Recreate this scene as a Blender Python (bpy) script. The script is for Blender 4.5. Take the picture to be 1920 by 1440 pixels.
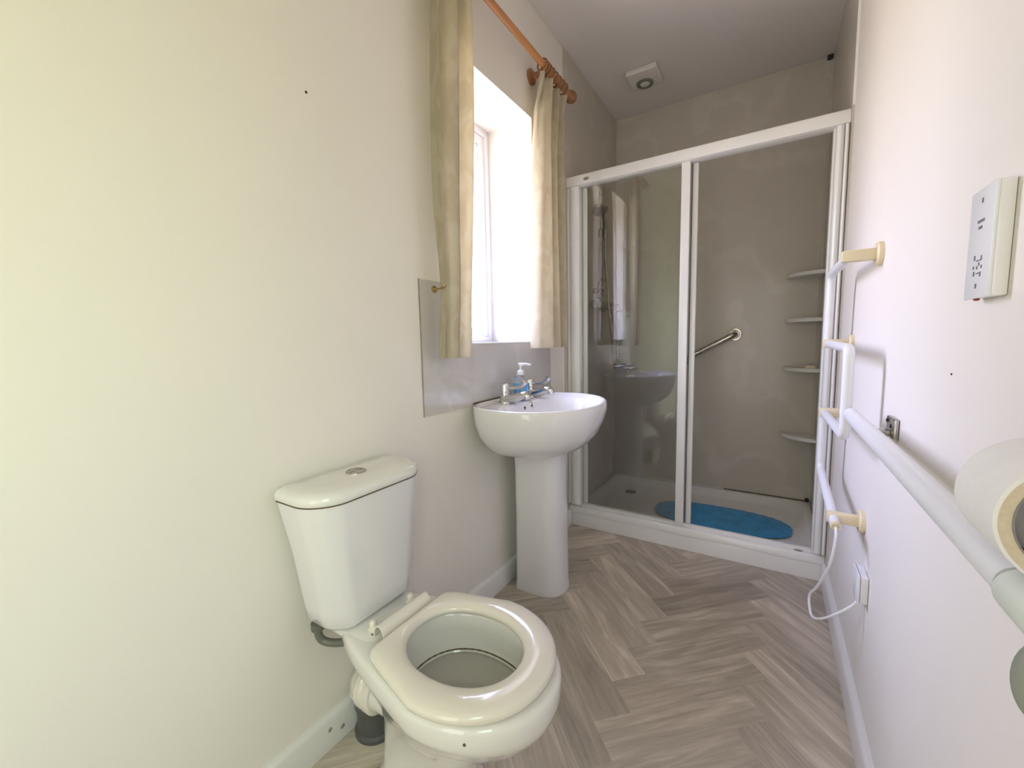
import bpy, bmesh, math, random
from mathutils import Vector, Matrix
random.seed(7)
for o in list(bpy.data.objects): bpy.data.objects.remove(o)
SC = bpy.context.scene; COL = SC.collection
PI = math.pi
# ------------------------------------------------------------------ camera
def make_camera():
    f = 779.26; yaw, pitch, roll = -.560, -.102, -.021
    cy, sy = math.cos(yaw), math.sin(yaw)
    fw = Vector((sy*math.cos(pitch), cy*math.cos(pitch), math.sin(pitch)))
    r = Vector((cy, -sy, 0)); u = r.cross(fw)
    r2 = math.cos(roll)*r + math.sin(roll)*u
    u2 = -math.sin(roll)*r + math.cos(roll)*u
    cam = bpy.data.cameras.new('camera'); cam.sensor_width = 36; cam.sensor_fit = 'HORIZONTAL'
    cam.lens = 36*f/1920; cam.clip_start = .02
    o = bpy.data.objects.new('camera', cam); COL.objects.link(o)
    m = Matrix((r2, u2, -fw)).transposed().to_4x4(); m.translation = Vector((.994, 0, 1.089))
    o.matrix_world = m; SC.camera = o
make_camera()
SC.view_settings.view_transform = 'Standard'; SC.view_settings.look = 'None'
SC.view_settings.gamma = 1; SC.view_settings.use_curve_mapping = False
SC.view_settings.exposure = 0.22
# ------------------------------------------------------------------ world: pale overcast sky above, warm ground below
def make_world():
    w = bpy.data.worlds.new('world'); SC.world = w; w.use_nodes = True
    nt = w.node_tree; nt.nodes.clear()
    out = nt.nodes.new('ShaderNodeOutputWorld'); bg = nt.nodes.new('ShaderNodeBackground')
    tc = nt.nodes.new('ShaderNodeTexCoord'); sp = nt.nodes.new('ShaderNodeSeparateXYZ')
    cr = nt.nodes.new('ShaderNodeValToRGB'); mp = nt.nodes.new('ShaderNodeMapRange')
    mp.inputs['From Min'].default_value = -1; mp.inputs['From Max'].default_value = 1
    e = cr.color_ramp.elements
    e[0].position = 0.0; e[0].color = (.60, .50, .43, 1)
    e[1].position = 1.0; e[1].color = (1.15, 1.30, 2.2, 1)
    for p, c in ((.44, (.74, .65, .58, 1)), (.53, (1.05, .99, 1.04, 1)), (.68, (1.25, 1.25, 1.85, 1))):
        x = e.new(p); x.color = c
    nt.links.new(tc.outputs['Generated'], sp.inputs[0]); nt.links.new(sp.outputs['Z'], mp.inputs['Value'])
    nt.links.new(mp.outputs[0], cr.inputs[0]); nt.links.new(cr.outputs[0], bg.inputs['Color'])
    bg.inputs['Strength'].default_value = 13.5
    nt.links.new(bg.outputs[0], out.inputs[0])
make_world()
def area(name, loc, rot, sx, sy, power, col, portal=False):
    l = bpy.data.lights.new(name, 'AREA'); l.shape = 'RECTANGLE'; l.size = sx; l.size_y = sy
    l.energy = power; l.color = col
    if portal: l.cycles.is_portal = True
    o = bpy.data.objects.new(name, l); COL.objects.link(o); o.location = loc; o.rotation_euler = rot
    return o
W, YB, H, YF = 1.229, 3.036, 2.616, 2.20
YN = -1.15                        # wall behind the camera
WY0, WY1, WZ0, WZ1 = 1.17, 1.805, 1.08, 2.125     # window opening in the left wall
area('daylight_portal', (-.32, (WY0+WY1)/2, (WZ0+WZ1)/2), (0, -PI/2, 0), WZ1-WZ0, WY1-WY0, 1, (1, 1, 1), True)
# unseen second window; its pane is tinted to dim and green the daylight
area('daylight_portal', (W+.16, -.55, 1.45), (0, PI/2, 0), 1.10, .80, 1, (1, 1, 1), True)

# unseen soft fill light added behind the camera to lift the room
area('rear_fill_light', (.74, YN-.30, 1.05), (PI/2, 0, 0), .70, 1.80, 9.0, (1.0, .965, .97))

# ------------------------------------------------------------------ materials
def mat(name, col, rough=.5, metal=0, coat=0, spec=.5, trans=0, ior=1.45):
    m = bpy.data.materials.new(name); m.use_nodes = True
    b = m.node_tree.nodes['Principled BSDF']
    b.inputs['Base Color'].default_value = (*col, 1); b.inputs['Roughness'].default_value = rough
    b.inputs['Metallic'].default_value = metal; b.inputs['Coat Weight'].default_value = coat
    b.inputs['Coat Roughness'].default_value = .05
    b.inputs['Specular IOR Level'].default_value = spec
    b.inputs['Transmission Weight'].default_value = trans; b.inputs['IOR'].default_value = ior
    return m
def nodes(m): return m.node_tree.nodes, m.node_tree.links, m.node_tree.nodes['Principled BSDF']
def vary(m, scale, amt, detail=3, col2=None, bump=0, bscale=None, stretch=None):
    """procedural colour variation and fine bump on top of a flat colour"""
    n, l, b = nodes(m); c = b.inputs['Base Color'].default_value[:]
    tc = n.new('ShaderNodeTexCoord'); nz = n.new('ShaderNodeTexNoise'); nz.inputs['Scale'].default_value = scale
    nz.inputs['Detail'].default_value = detail
    src = tc.outputs['Object']
    if stretch:
        mp = n.new('ShaderNodeMapping'); mp.inputs['Scale'].default_value = stretch
        l.new(src, mp.inputs[0]); src = mp.outputs[0]
    l.new(src, nz.inputs['Vector'])
    mr = n.new('ShaderNodeMapRange'); mr.inputs['From Min'].default_value = .35; mr.inputs['From Max'].default_value = .65
    l.new(nz.outputs[0], mr.inputs['Value'])
    mx = n.new('ShaderNodeMix'); mx.data_type = 'RGBA'
    mx.inputs[6].default_value = c
    mx.inputs[7].default_value = (*(col2 or [v*(1-amt) for v in c[:3]]), 1)
    l.new(mr.outputs[0], mx.inputs[0]); l.new(mx.outputs[2], b.inputs['Base Color'])
    if bump:
        n2 = n.new('ShaderNodeTexNoise'); n2.inputs['Scale'].default_value = bscale or scale*8; n2.inputs['Detail'].default_value = 4
        l.new(src, n2.inputs['Vector'])
        bp = n.new('ShaderNodeBump'); bp.inputs['Strength'].default_value = bump; bp.inputs['Distance'].default_value = .002
        l.new(n2.outputs[0], bp.inputs['Height']); l.new(bp.outputs[0], b.inputs['Normal'])
    return m
M = {}
M['paint'] = vary(mat('magnolia_paint', (.86, .81, .75), .62, spec=.35), 1.3, .03, bump=.12, bscale=120)
M['ceiling'] = vary(mat('ceiling_paint', (.76, .715, .68), .75, spec=.2), 1.0, .03, bump=.1, bscale=90)
M['skirting'] = vary(mat('white_gloss_paint', (.82, .80, .78), .30, coat=.2), 3, .05, bump=.1, bscale=30)
M['ceramic'] = vary(mat('white_ceramic', (.80, .775, .735), .08, coat=.6), 2, .02)
M['ceramic_w'] = vary(mat('cool_white_ceramic', (.80, .78, .785), .08, coat=.6), 2, .02)
M['seat'] = vary(mat('cream_plastic_seat', (.80, .75, .66), .16, coat=.5), 2, .02)
M['plastic'] = vary(mat('white_plastic', (.84, .84, .86), .30), 3, .02)
M['upvc'] = vary(mat('white_window_plastic', (.80, .81, .85), .25), 3, .02)
M['frame'] = vary(mat('white_enamel_frame', (.87, .86, .84), .22, coat=.3), 3, .02)
M['tray'] = vary(mat('white_shower_tray', (.87, .86, .84), .18, coat=.3), 4, .05)
M['cream'] = vary(mat('aged_cream_plastic', (.80, .69, .47), .4), 8, .06)
M['chrome'] = vary(mat('chrome', (.66, .65, .64), .07, 1), 6, .04)
M['chrome_dark'] = vary(mat('polished_steel', (.50, .47, .43), .16, 1), 6, .06)
M['chrome_dull'] = vary(mat('satin_steel', (.42, .40, .37), .25, 1), 6, .08)
M['brass'] = vary(mat('brass', (.62, .47, .22), .25, 1), 10, .1)
M['dark'] = vary(mat('dark_rubber', (.02, .02, .018), .6), 20, .2)
M['grout'] = vary(mat('brown_stain', (.16, .10, .055), .7), 60, .4)
M['soil'] = vary(mat('grey_soil_pipe', (.10, .105, .10), .35), 10, .15)
M['pipe'] = vary(mat('grey_pipe', (.16, .16, .13), .35), 10, .2)
M['paper'] = vary(mat('toilet_paper', (.86, .84, .84), .95, spec=.1), 30, .03, bump=.5, bscale=160)
M['paper_edge'] = vary(mat('toilet_paper_edge', (.70, .60, .46), .95, spec=.1), 200, .08, bump=.4, bscale=500)
M['card'] = vary(mat('grey_cardboard', (.26, .25, .25), .9), 40, .12)
M['grey_mark'] = vary(mat('grey_print', (.18, .18, .20), .5), 30, .1)
M['badge'] = vary(mat('silver_badge', (.42, .38, .34), .3, .6), 60, .2)
M['red'] = vary(mat('red_indicator', (.35, .05, .03), .4), 30, .1)
M['sleeve'] = vary(mat('pale_rubber_sleeve', (.70, .74, .68), .45), 10, .04)
M['olive'] = vary(mat('grey_green_plastic', (.17, .18, .14), .5), 10, .08)
M['scuff'] = vary(mat('scuffed_grey', (.45, .45, .38), .7), 90, .4)
M['knob'] = vary(mat('grey_green_knob', (.30, .32, .27), .45), 10, .08)
M['mat'] = vary(mat('blue_rubber_mat', (.07, .42, .82), .42), 14, .25, bump=.8, bscale=90)
M['water'] = mat('toilet_water', (.42, .40, .36), .02, coat=1)
M['blue_soap'] = mat('blue_liquid_soap', (.015, .40, .86), .15, coat=.6)
M['clear'] = mat('clear_plastic', (.93, .96, .97), .05, trans=.9, ior=1.2)

def wood_rings():
    m = mat('varnished_wood', (.56, .25, .09), .28, coat=.5)
    vary(m, 18, .3, stretch=(1, .08, 1), detail=6); return m
M['wood'] = wood_rings()
M['wood_dark'] = vary(mat('dark_varnished_wood', (.33, .13, .05), .28, coat=.5), 30, .3)

def panel_mat(name, base, vein, rough):
    m = mat(name, base, rough, coat=.15); n, l, b = nodes(m)
    tc = n.new('ShaderNodeTexCoord'); n1 = n.new('ShaderNodeTexNoise'); n1.inputs['Scale'].default_value = 1.7
    n1.inputs['Detail'].default_value = 5; l.new(tc.outputs['Object'], n1.inputs['Vector'])
    va = n.new('ShaderNodeVectorMath'); va.operation = 'SCALE'; va.inputs['Scale'].default_value = 1.4
    l.new(n1.outputs['Color'], va.inputs[0])
    ad = n.new('ShaderNodeVectorMath'); ad.operation = 'ADD'
    l.new(va.outputs[0], ad.inputs[0]); l.new(tc.outputs['Object'], ad.inputs[1])
    wv = n.new('ShaderNodeTexWave'); wv.wave_type = 'BANDS'; wv.bands_direction = 'DIAGONAL'
    wv.inputs['Scale'].default_value = .9; wv.inputs['Distortion'].default_value = 3.5; wv.inputs['Detail'].default_value = 3
    l.new(ad.outputs[0], wv.inputs['Vector'])
    r1 = n.new('ShaderNodeValToRGB'); e = r1.color_ramp.elements
    e[0].position = .0; e[0].color = (0, 0, 0, 1); e[1].position = 1; e[1].color = (1, 1, 1, 1)
    x = e.new(.86); x.color = (.12, .12, .12, 1)
    l.new(wv.outputs['Fac'], r1.inputs[0])
    n2 = n.new('ShaderNodeTexNoise'); n2.inputs['Scale'].default_value = 3.2; n2.inputs['Detail'].default_value = 4
    l.new(ad.outputs[0], n2.inputs['Vector'])
    m1 = n.new('ShaderNodeMix'); m1.data_type = 'RGBA'
    m1.inputs[6].default_value = (*[c*.94 for c in base], 1); m1.inputs[7].default_value = (*[min(1, c*1.06) for c in base], 1)
    l.new(n2.outputs[0], m1.inputs[0])
    m2 = n.new('ShaderNodeMix'); m2.data_type = 'RGBA'; m2.inputs[7].default_value = (*vein, 1)
    mu = n.new('ShaderNodeMath'); mu.operation = 'MULTIPLY'; mu.inputs[1].default_value = .38
    l.new(r1.outputs[0], mu.inputs[0]); l.new(mu.outputs[0], m2.inputs[0])
    l.new(m1.outputs[2], m2.inputs[6]); l.new(m2.outputs[2], b.inputs['Base Color'])
    return m
M['panel'] = panel_mat('shower_wall_laminate', (.57, .52, .45), (.68, .64, .57), .30)
M['splash'] = panel_mat('splashback_laminate', (.60, .565, .54), (.74, .71, .70), .12)

def glass_mat(name, tint, k):
    m = bpy.data.materials.new(name); m.use_nodes = True; nt = m.node_tree; nt.nodes.clear()
    out = nt.nodes.new('ShaderNodeOutputMaterial'); mx = nt.nodes.new('ShaderNodeMixShader')
    t = nt.nodes.new('ShaderNodeBsdfTransparent'); t.inputs[0].default_value = (*tint, 1)
    g = nt.nodes.new('ShaderNodeBsdfGlossy'); g.inputs['Roughness'].default_value = .01
    fr = nt.nodes.new('ShaderNodeFresnel'); ge = nt.nodes.new('ShaderNodeNewGeometry')
    ir = nt.nodes.new('ShaderNodeMapRange')          # same reflectance on both faces of the pane
    ir.inputs['To Min'].default_value = 1.5; ir.inputs['To Max'].default_value = 1/1.5
    nt.links.new(ge.outputs['Backfacing'], ir.inputs['Value']); nt.links.new(ir.outputs[0], fr.inputs['IOR'])
    mu = nt.nodes.new('ShaderNodeMath'); mu.operation = 'MULTIPLY'; mu.inputs[1].default_value = k; mu.use_clamp = True
    nt.links.new(fr.outputs[0], mu.inputs[0]); nt.links.new(mu.outputs[0], mx.inputs[0])
    nt.links.new(t.outputs[0], mx.inputs[1]); nt.links.new(g.outputs[0], mx.inputs[2]); nt.links.new(mx.outputs[0], out.inputs[0])
    return m
M['window_glass'] = glass_mat('window_glass', (.97, .98, .98), 1.0)
M['daylight_tint'] = glass_mat('daylight_tint_glass', (.55, .625, .46), .6)  # tint put in to dim and colour the second window's daylight
M['shower_glass'] = glass_mat('shower_glass', (.975, .985, .972), 1.25)

def curtain_mat():
    m = bpy.data.materials.new('cream_damask_fabric'); m.use_nodes = True; nt = m.node_tree; nt.nodes.clear()
    n, l = nt.nodes, nt.links
    out = n.new('ShaderNodeOutputMaterial'); mx = n.new('ShaderNodeMixShader'); mx.inputs[0].default_value = .45
    d = n.new('ShaderNodeBsdfDiffuse'); t = n.new('ShaderNodeBsdfTranslucent')
    tc = n.new('ShaderNodeTexCoord'); nz = n.new('ShaderNodeTexNoise'); nz.inputs['Scale'].default_value = 16
    nz.inputs['Detail'].default_value = 1; nz.inputs['Distortion'].default_value = 1.2
    mp = n.new('ShaderNodeMapping'); mp.inputs['Scale'].default_value = (1, 1, .6)
    l.new(tc.outputs['Object'], mp.inputs[0]); l.new(mp.outputs[0], nz.inputs['Vector'])
    cr = n.new('ShaderNodeValToRGB'); e = cr.color_ramp.elements
    e[0].position = .45; e[0].color = (.64, .575, .44, 1); e[1].position = .56; e[1].color = (.69, .63, .50, 1)
    l.new(nz.outputs[0], cr.inputs[0]); l.new(cr.outputs[0], d.inputs[0]); l.new(cr.outputs[0], t.inputs[0])
    wn = n.new('ShaderNodeTexNoise'); wn.inputs['Scale'].default_value = 400; l.new(tc.outputs['Object'], wn.inputs['Vector'])
    bp = n.new('ShaderNodeBump'); bp.inputs['Strength'].default_value = .15; bp.inputs['Distance'].default_value = .001
    l.new(wn.outputs[0], bp.inputs['Height']); l.new(bp.outputs[0], d.inputs['Normal'])
    l.new(d.outputs[0], mx.inputs[1]); l.new(t.outputs[0], mx.inputs[2]); l.new(mx.outputs[0], out.inputs[0])
    return m
M['curtain'] = curtain_mat()

def floor_mat():
    m = mat('herringbone_vinyl', (.3, .26, .22), .40, spec=.4); n, l, b = nodes(m)
    uv = n.new('ShaderNodeUVMap'); uv.uv_map = 'plank'
    at = n.new('ShaderNodeAttribute'); at.attribute_name = 'tone'; at.attribute_type = 'GEOMETRY'
    mp = n.new('ShaderNodeMapping'); mp.inputs['Scale'].default_value = (2.2, 26, 1)
    l.new(uv.outputs[0], mp.inputs[0])
    n1 = n.new('ShaderNodeTexNoise'); n1.inputs['Scale'].default_value = 1.5; n1.inputs['Detail'].default_value = 7
    n1.inputs['Roughness'].default_value = .68; n1.inputs['Distortion'].default_value = .9
    l.new(mp.outputs[0], n1.inputs['Vector'])
    mp2 = n.new('ShaderNodeMapping'); mp2.inputs['Scale'].default_value = (1.6, 9, 1); l.new(uv.outputs[0], mp2.inputs[0])
    n2 = n.new('ShaderNodeTexNoise'); n2.inputs['Scale'].default_value = 1.3; n2.inputs['Detail'].default_value = 3
    n2.inputs['Distortion'].default_value = 1.6; l.new(mp2.outputs[0], n2.inputs['Vector'])
    cr = n.new('ShaderNodeValToRGB'); e = cr.color_ramp.elements
    e[0].position = .30; e[0].color = (.31, .262, .212, 1); e[1].position = .74; e[1].color = (.80, .72, .60, 1)
    x = e.new(.50); x.color = (.48, .415, .34, 1)
    ad = n.new('ShaderNodeMath'); ad.operation = 'MULTIPLY_ADD'; ad.inputs[1].default_value = .55
    l.new(n1.outputs[0], ad.inputs[0])
    m3 = n.new('ShaderNodeMath'); m3.operation = 'MULTIPLY'; m3.inputs[1].default_value = .45
    l.new(n2.outputs[0], m3.inputs[0]); l.new(m3.outputs[0], ad.inputs[2]); l.new(ad.outputs[0], cr.inputs[0])
    hs = n.new('ShaderNodeHueSaturation'); l.new(cr.outputs[0], hs.inputs['Color'])
    mr = n.new('ShaderNodeMapRange'); mr.inputs['To Min'].default_value = .80; mr.inputs['To Max'].default_value = 1.34
    l.new(at.outputs['Fac'], mr.inputs['Value']); l.new(mr.outputs[0], hs.inputs['Value'])
    l.new(hs.outputs[0], b.inputs['Base Color'])
    bp = n.new('ShaderNodeBump'); bp.inputs['Strength'].default_value = .08; bp.inputs['Distance'].default_value = .001
    l.new(n1.outputs[0], bp.inputs['Height']); l.new(bp.outputs[0], b.inputs['Normal'])
    return m
M['floor'] = floor_mat()

# ------------------------------------------------------------------ mesh helpers (all shapes given in room coordinates)
def B(): return bmesh.new()
def add_box(bm, x0, x1, y0, y1, z0, z1, bev=0, seg=2):
    t = bmesh.new(); bmesh.ops.create_cube(t, size=1)
    for v in t.verts:
        v.co = Vector(((x0+x1)/2+v.co.x*(x1-x0), (y0+y1)/2+v.co.y*(y1-y0), (z0+z1)/2+v.co.z*(z1-z0)))
    if bev: bmesh.ops.bevel(t, geom=t.edges[:], offset=bev, segments=seg, affect='EDGES', profile=.5)
    merge(bm, t); return bm
def merge(bm, t):
    me = bpy.data.meshes.new('t'); t.to_mesh(me); t.free(); bm.from_mesh(me); bpy.data.meshes.remove(me)
def box(*a, **k): return add_box(B(), *a, **k)
def add_loft(bm, rings, cap0=True, cap1=True, closed=True):
    rs = [[bm.verts.new(p) for p in r] for r in rings]; n = len(rs[0])
    for a, b in zip(rs[:-1], rs[1:]):
        for i in range(n if closed else n-1):
            j = (i+1) % n
            bm.faces.new((a[i], a[j], b[j], b[i]))
    if cap0: bm.faces.new(rs[0][::-1])
    if cap1: bm.faces.new(rs[-1])
    bmesh.ops.recalc_face_normals(bm, faces=bm.faces[:])
    return bm
def loft(rings, **k): return add_loft(B(), rings, **k)
def smooth_path(pts, sub=8, closed=False):
    P = [Vector(p) for p in pts]; out = []; n = len(P)
    for i in range(n-1):
        p0 = P[i-1] if i else P[0]*2-P[1]; p1, p2 = P[i], P[i+1]; p3 = P[i+2] if i+2 < n else P[-1]*2-P[-2]
        for k in range(sub):
            t = k/sub
            out.append(.5*((2*p1)+(p2-p0)*t+(2*p0-5*p1+4*p2-p3)*t*t+(3*p1-p0-3*p2+p3)*t**3))
    out.append(P[-1]); return out
def fillet_path(pts, r, seg=6):
    P = [Vector(p) for p in pts]; out = [P[0]]
    for i in range(1, len(P)-1):
        a, b, c = P[i-1], P[i], P[i+1]; u = (a-b).normalized(); v = (c-b).normalized()
        rr = min(r, (a-b).length*.49, (c-b).length*.49); s, e = b+u*rr, b+v*rr
        for k in range(seg+1):
            t = k/seg; out.append((1-t)**2*s+2*t*(1-t)*b+t*t*e)
    out.append(P[-1]); return out
def add_tube(bm, path, r, n=16, caps=True):
    P = [Vector(p) for p in path]; rad = r if isinstance(r, (list, tuple)) else [r]*len(P)
    T = [(P[min(i+1, len(P)-1)]-P[max(i-1, 0)]).normalized() for i in range(len(P))]
    up = Vector((0, 0, 1)) if abs(T[0].z) < .9 else Vector((1, 0, 0))
    nrm = (up-T[0]*up.dot(T[0])).normalized(); rings = []
    for i, p in enumerate(P):
        nrm = (nrm-T[i]*nrm.dot(T[i])).normalized(); bn = T[i].cross(nrm)
        rings.append([p+rad[i]*(math.cos(2*PI*k/n)*nrm+math.sin(2*PI*k/n)*bn) for k in range(n)])
    return add_loft(bm, rings, caps, caps)
def tube(path, r, n=16, caps=True): return add_tube(B(), path, r, n, caps)
def add_lathe(bm, c, axis, prof, n=32):
    """prof: list of (radius, distance along axis)"""
    c = Vector(c); ax = Vector(axis).normalized(); up = Vector((0, 0, 1)) if abs(ax.z) < .9 else Vector((1, 0, 0))
    u = (up-ax*up.dot(ax)).normalized(); v = ax.cross(u)
    return add_loft(bm, [[c+ax*d+max(r, 1e-4)*(math.cos(2*PI*k/n)*u+math.sin(2*PI*k/n)*v) for k in range(n)] for r, d in prof])
def lathe(*a, **k): return add_lathe(B(), *a, **k)
def add_torus(bm, c, axis, R, r, n=28, m=10):
    c = Vector(c); ax = Vector(axis).normalized(); up = Vector((0, 0, 1)) if abs(ax.z) < .9 else Vector((1, 0, 0))
    u = (up-ax*up.dot(ax)).normalized(); v = ax.cross(u); rs = []
    for i in range(n):
        d = math.cos(2*PI*i/n)*u+math.sin(2*PI*i/n)*v
        rs.append([bm.verts.new(c+d*(R+r*math.cos(2*PI*k/m))+ax*r*math.sin(2*PI*k/m)) for k in range(m)])
    for i in range(n):
        for k in range(m):
            a, b2 = rs[i], rs[(i+1) % n]; bm.faces.new((a[k], a[(k+1) % m], b2[(k+1) % m], b2[k]))
    bmesh.ops.recalc_face_normals(bm, faces=bm.faces[:]); return bm
def prism(poly, axis, a, b):
    """extrude a 2D polygon along 'x','y' or 'z' from a to b"""
    bm = B(); f = {'x': lambda p, t: (t, p[0], p[1]), 'y': lambda p, t: (p[0], t, p[1]), 'z': lambda p, t: (p[0], p[1], t)}[axis]
    lo = [bm.verts.new(f(p, a)) for p in poly]; hi = [bm.verts.new(f(p, b)) for p in poly]; n = len(poly)
    for i in range(n): bm.faces.new((lo[i], lo[(i+1) % n], hi[(i+1) % n], hi[i]))
    bm.faces.new(lo[::-1]); bm.faces.new(hi)
    bmesh.ops.recalc_face_normals(bm, faces=bm.faces[:]); return bm
def egg(cx, cy, z, af, ab, hw, nf=2., nb=2., k=0., n=72, zf=None):
    out = []
    for i in range(n):
        t = 2*PI*i/n; c, s = math.cos(t), math.sin(t)
        e = nf if c >= 0 else nb
        X = abs(c)**(2/e); Y = abs(s)**(2/e)
        x = cx+(af*X if c >= 0 else -ab*X)
        y = cy+math.copysign(hw*Y*(1-k*X if c < 0 else 1), s)
        out.append(Vector((x, y, z if zf is None else zf(x, y, z))))
    return out

def finish(bm, name, material, parent, base, angle=40):
    bmesh.ops.translate(bm, vec=-Vector(base), verts=bm.verts)
    me = bpy.data.meshes.new(name); bm.to_mesh(me); bm.free()
    me.shade_smooth(); me.set_sharp_from_angle(angle=math.radians(angle))
    me.materials.append(material)
    o = bpy.data.objects.new(name, me); COL.objects.link(o); o.parent = parent
    if parent is None: o.location = base
    return o
BASE = {}
def thing(name, label, cat, base, group=None):
    o = bpy.data.objects.new(name, None); COL.objects.link(o); o.empty_display_size = .05
    o.location = base; o['label'] = label; o['category'] = cat
    if group: o['group'] = group
    BASE[o] = Vector(base); return o
def part(name, bm, material, root, label=None, angle=40):
    o = finish(bm, name, material, root, BASE[root], angle); BASE[o] = BASE[root]
    if label: o['label'] = label
    return o
def solo(name, bm, material, label, cat, base, group=None, angle=40):
    o = finish(bm, name, material, None, base, angle); BASE[o] = Vector(base)
    o['label'] = label; o['category'] = cat
    if group: o['group'] = group
    return o
def struct(name, bm, material, label=None, base=(0, 0, 0), cat=None, angle=40):
    o = finish(bm, name, material, None, base, angle); BASE[o] = Vector(base); o['kind'] = 'structure'
    if label: o['label'] = label
    if cat: o['category'] = cat
    return o

# ================================================================== room shell
TH = .30
def wall_with_hole(ax0, ax1, y0, y1, z0, z1, hy0, hy1, hz0, hz1, axis):
    bm = B()
    for (a, b, c, d) in ((y0, hy0, z0, z1), (hy1, y1, z0, z1), (hy0, hy1, z0, hz0), (hy0, hy1, hz1, z1)):
        if axis == 'x': add_box(bm, ax0, ax1, a, b, c, d)
        else: add_box(bm, a, b, ax0, ax1, c, d)
    bmesh.ops.remove_doubles(bm, verts=bm.verts, dist=1e-5)
    seen = {}                                  # drop the inner faces shared by neighbouring blocks
    for f in bm.faces:
        seen.setdefault(frozenset(v.index for v in f.verts), []).append(f)
    return bm
struct('wall_left', wall_with_hole(-TH, 0, YN-TH, YB+.2, 0, H, WY0, WY1, WZ0, WZ1, 'x'), M['paint'], 'magnolia painted wall with the deep set window', cat='wall')
W2 = (-.95, -.15, .90, 2.00)
struct('wall_right', wall_with_hole(W, W+.15, YN-TH, YB+.2, 0, H, W2[0], W2[1], W2[2], W2[3], 'x'), M['paint'], 'magnolia painted wall carrying the rails', cat='wall')
struct('wall_back', box(0, W, YB, YB+.2, 0, H), M['paint'], 'wall behind the shower panels', cat='wall')
DR = (.34, 1.14, -.001, 2.0)  # opening added to let the rear fill light in
bmw = B()
for q in ((0, DR[0], 0, H), (DR[1], W, 0, H), (DR[0], DR[1], DR[3], H)): add_box(bmw, q[0], q[1], YN-.10, YN, q[2], q[3])
struct('wall_front', bmw, M['paint'], 'wall behind the camera with an opening added for the fill light', cat='wall')
bmw = B()  # closed box added around the fill light, keeps the sky out
add_box(bmw, DR[0]-.06, DR[0]-.001, YN-.40, YN-.1005, 0, 2.1); add_box(bmw, DR[1]+.001, DR[1]+.06, YN-.40, YN-.1005, 0, 2.1)
add_box(bmw, DR[0]-.06, DR[1]+.06, YN-.44, YN-.4005, -.06, 2.1); add_box(bmw, DR[0]-.06, DR[1]+.06, YN-.40, YN-.1005, 2.001, 2.1)
add_box(bmw, DR[0], DR[1], YN-.40, YN-.0005, -.06, 0)
struct('wall_fill_box', bmw, M['paint'], 'unseen closed box added behind the opening to hold the fill light', cat='wall')
struct('ceiling', box(-TH, W+.15, YN-TH, YB+.2, H, H+.1), M['ceiling'], 'plain matt ceiling', cat='ceiling')

def build_floor():
    L, Wd = .485, .117
    bm = B(); uvl = bm.loops.layers.uv.new('plank'); tl = bm.faces.layers.float.new('tone')
    a = Vector((1, 1))/math.sqrt(2); b = Vector((-1, 1))/math.sqrt(2)
    org = Vector((.598, 1.53)) - b*Wd
    for k in range(-30, 31):
        for m in range(-6, 7):
            for typ in (0, 1):
                if typ == 0: p0, q0, dp, dq = k*Wd+m*L, k*Wd-m*L, L, Wd
                else: p0, q0, dp, dq = k*Wd+m*L, (k+1)*Wd-m*L, Wd, L
                cs = [(p0, q0), (p0+dp, q0), (p0+dp, q0+dq), (p0, q0+dq)]
                pts = [org+a*p+b*q for p, q in cs]
                if max(p.x for p in pts) < 0 or min(p.x for p in pts) > W or max(p.y for p in pts) < YN or min(p.y for p in pts) > YB: continue
                vs = [bm.verts.new((p.x, p.y, 0)) for p in pts]; f = bm.faces.new(vs)
                if f.normal.z < 0: pass
                f[tl] = random.betavariate(1.6, 2.2); ou, ov = random.random()*50, random.random()*50
                for lp, (cp, cq) in zip(f.loops, cs):
                    u, v = (cp-p0, cq-q0) if typ == 0 else (cq-q0, cp-p0)
                    lp[uvl].uv = (u+ou, v+ov)
    for co, no in (((0, 0, 0), (-1, 0, 0)), ((W, 0, 0), (1, 0, 0)), ((0, YN, 0), (0, -1, 0)), ((0, YB, 0), (0, 1, 0))):
        bmesh.ops.bisect_plane(bm, geom=bm.verts[:]+bm.edges[:]+bm.faces[:], plane_co=co, plane_no=no, clear_outer=True)
    bmesh.ops.recalc_face_normals(bm, faces=bm.faces[:])
    for f in bm.faces:
        f.normal_update()
        if f.normal.z < 0: f.normal_flip()
    add_box(bm, 0, W, YN, YB, -.1, -.001)
    return bm
struct('floor', build_floor(), M['floor'], 'grey brown herringbone wood effect floor', cat='floor')

def skirt(x0, x1, y0, y1):
    h = .092
    if x0 < .5: poly = [(0, 0), (.018, 0), (.018, h-.012), (.013, h-.003), (.006, h), (0, h)]
    else: poly = [(W, 0), (W-.018, 0), (W-.018, h-.012), (W-.013, h-.003), (W-.006, h), (W, h)]
    return prism([(p[0], p[1]) for p in poly], 'y', y0, y1)
struct('baseboard_left', skirt(0, 0, YN, YF-.01), M['skirting'], 'white skirting board under the left wall', cat='skirting board')
struct('baseboard_right', skirt(W, W, YN, YF-.01), M['skirting'], 'white skirting board under the right wall', cat='skirting board')
bs = BASE
# scuffs on the left skirting board (their own chipped patches)
for (y, z, s) in ((.595, .056, .007), (.632, .035, .008)):
    o = part('scuff', lathe((.0181, y, z), (1, 0, 0), [(s, -.0005), (s*.8, .0006), (.001, .0008)], n=9), M['scuff'], bpy.data.objects['baseboard_left'], 'small grey scuff')

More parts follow.
